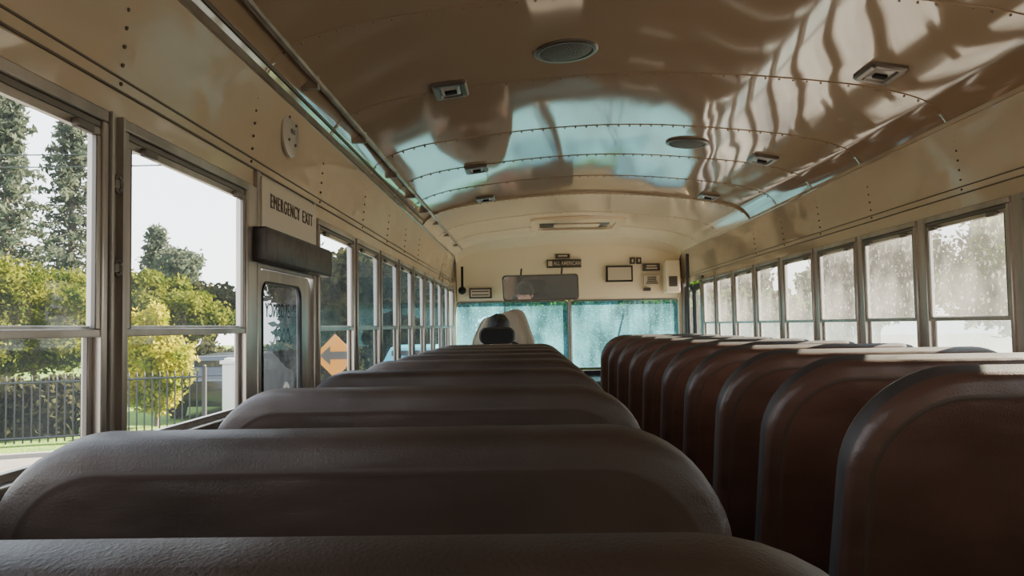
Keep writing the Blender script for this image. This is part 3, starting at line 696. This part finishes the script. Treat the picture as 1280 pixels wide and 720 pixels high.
hedge((-9.2,29.6),(-2.0,30.4),4.6,'ldark',9000,'tall dark hedge row beside the street',.16)
hedge((-1.4,31),(13.0,31.6),3.0,'lgrn',12000,'tall green hedge added to block the sky past the windshield',.16)  # added backdrop that keeps pale sky from showing through the windshield
def car(x,y,paint,lab):
    b=empty('car',(x,y,GR),label=lab,category='car')
    sec=[(-2.1,.55,.75),(-2.0,.35,.95),(-1.2,.3,1.0),(-.7,.3,1.45),(.9,.3,1.5),(1.6,.3,1.05),(2.1,.38,.95),(2.2,.55,.8)]
    m_=MB(); rs=[]
    for yy,z0,z1 in sec:
        hw=.88; hr=.68 if z1>1.2 else .84
        rs.append([(x-hw,y+yy,GR+z0),(x+hw,y+yy,GR+z0),(x+hw,y+yy,GR+min(.9,z1-.05)),(x+hr,y+yy,GR+z1),(x-hr,y+yy,GR+z1),(x-hw,y+yy,GR+min(.9,z1-.05))])
    m_.loft(rs,0); mk('car_body',m_,[paint],parent=b,bevel=.04)
    for q in ((x-.60,x+.60,y-.98,y-.90,GR+1.05,GR+1.36),(x-.83,x-.78,y-.6,y+1.0,GR+1.02,GR+1.32),(x+.78,x+.83,y-.6,y+1.0,GR+1.02,GR+1.32)): mk('car_window',MB().box(*q),['carg'],parent=b,bevel=.01)
    for sx in (-1,1):
        for sy in (-1.35,1.4):
            m_=MB(); m_.loft([[(x+sx*w_,y+sy+r*math.cos(t),GR+.33+r*math.sin(t)) for t in np.linspace(0,6.283,21)[:-1]] for w_,r in ((.72,.3),(.72,.33),(.9,.33),(.91,.2),(.88,.18))],0); mk('wheel',m_,['blk'],parent=b)
    for s in (-1,1): mk('tail_light',MB().box(x+s*.675-.125,x+s*.675+.125,y-2.14,y-2.05,GR+.72,GR+.85,0),['carg'],parent=b)
car(-7.40,20.0,'carp','dark parked car behind the fence')
car(-3.6,25.5,'teal','teal parked car on the street')
sx,sy,sz=-4.36,18,-.62
rs_=empty('arrow_road_sign',(sx,sy+.03,GR+.05),label='orange diamond road sign with black arrow pointing sideways',category='road sign')
m_=MB().tube([(sx,sy+.04,GR+.05),(sx,sy+.04,sz+.4)],.03,8); mk('sign_post',m_,['steel'],parent=rs_)
h_=.50; m_=MB(); m_.loft([[(sx,y_,sz-h_),(sx+h_,y_,sz),(sx,y_,sz+h_),(sx-h_,y_,sz)] for y_ in (sy,sy+.012)],0); mk('sign_face',m_,['orange'],parent=rs_,smooth=False)
ap=[(-.34,0),(-.11,.21),(-.11,.085),(.31,.085),(.31,-.085),(-.11,-.085),(-.11,-.21)]
m_=MB(); m_.loft([[(sx+a,y_,sz+b+.02) for a,b in ap] for y_ in (sy-.012,sy-.004)],0); mk('sign_arrow',m_,['ink'],parent=rs_,smooth=False)
for z,yy in ((8.45,40),(9.3,41)):
    P=[(x,yy,z+.0012*(x+20)**2) for x in np.linspace(-45,-14.1,14)]
    mk('power_line',MB().tube(P,.035,5),['iron'],origin=P[0],label='thin black overhead power line',category='power line',group='overhead power lines')
m_=MB().tube([(-14.15,40.5,GR),(-14.15,40.5,9.9)],[.12,.08],10).box(-14.22,-14.08,39.6,41.4,9.2,9.35,0)
mk('utility_pole',m_,['bark'],origin=(-14.15,40.5,GR),label='wooden utility pole with a crossarm',category='utility pole')
for o in list(scene.objects):
    if o.parent is None: o.location.z+=E
# ---------------------------------------------------------------- world & sun
w=bpy.data.worlds.new('World'); scene.world=w; w.use_nodes=True; nt=w.node_tree; nt.nodes.clear()
ow=N(nt,'ShaderNodeOutputWorld'); bg=N(nt,'ShaderNodeBackground'); tc=N(nt,'ShaderNodeTexCoord'); sp_=N(nt,'ShaderNodeSeparateXYZ'); rp=N(nt,'ShaderNodeValToRGB')
nt.links.new(tc.outputs['Generated'],sp_.inputs[0]); nt.links.new(sp_.outputs[2],rp.inputs[0])
rp.color_ramp.elements[0].position=.0; rp.color_ramp.elements[0].color=(.96,.96,.95,1); rp.color_ramp.elements[1].position=.5; rp.color_ramp.elements[1].color=(.66,.80,.95,1)
nt.links.new(rp.outputs[0],bg.inputs[0]); bg.inputs[1].default_value=5.6; nt.links.new(bg.outputs[0],ow.inputs[0])
sl=bpy.data.lights.new('sun','SUN'); sl.energy=86; sl.angle=.01; sl.color=(1,.85,.64); so=bpy.data.objects.new('sun',sl); COL.objects.link(so)
dirv=Vector((.80,.45,.47)).normalized(); so.rotation_euler=dirv.to_track_quat('Z','Y').to_euler(); so.location=(20,10,20)
# ---------------------------------------------------------------- camera
cam=bpy.data.cameras.new('camera'); cam.lens=28.125; cam.sensor_width=36; cam.clip_start=.02; cam.clip_end=300
co=bpy.data.objects.new('camera',cam); COL.objects.link(co); scene.camera=co
Fc=Vector((20,-47,-1000)).normalized(); r=math.radians(.94); Rc=Vector((math.cos(r),math.sin(r),0)); Rc=(Rc-Fc*Rc.dot(Fc)).normalized(); Uc=Rc.cross(Fc)
Rm=Matrix((Rc,Fc,Uc))
co.matrix_world=Matrix.Translation((0,0,E))@Rm.to_4x4()
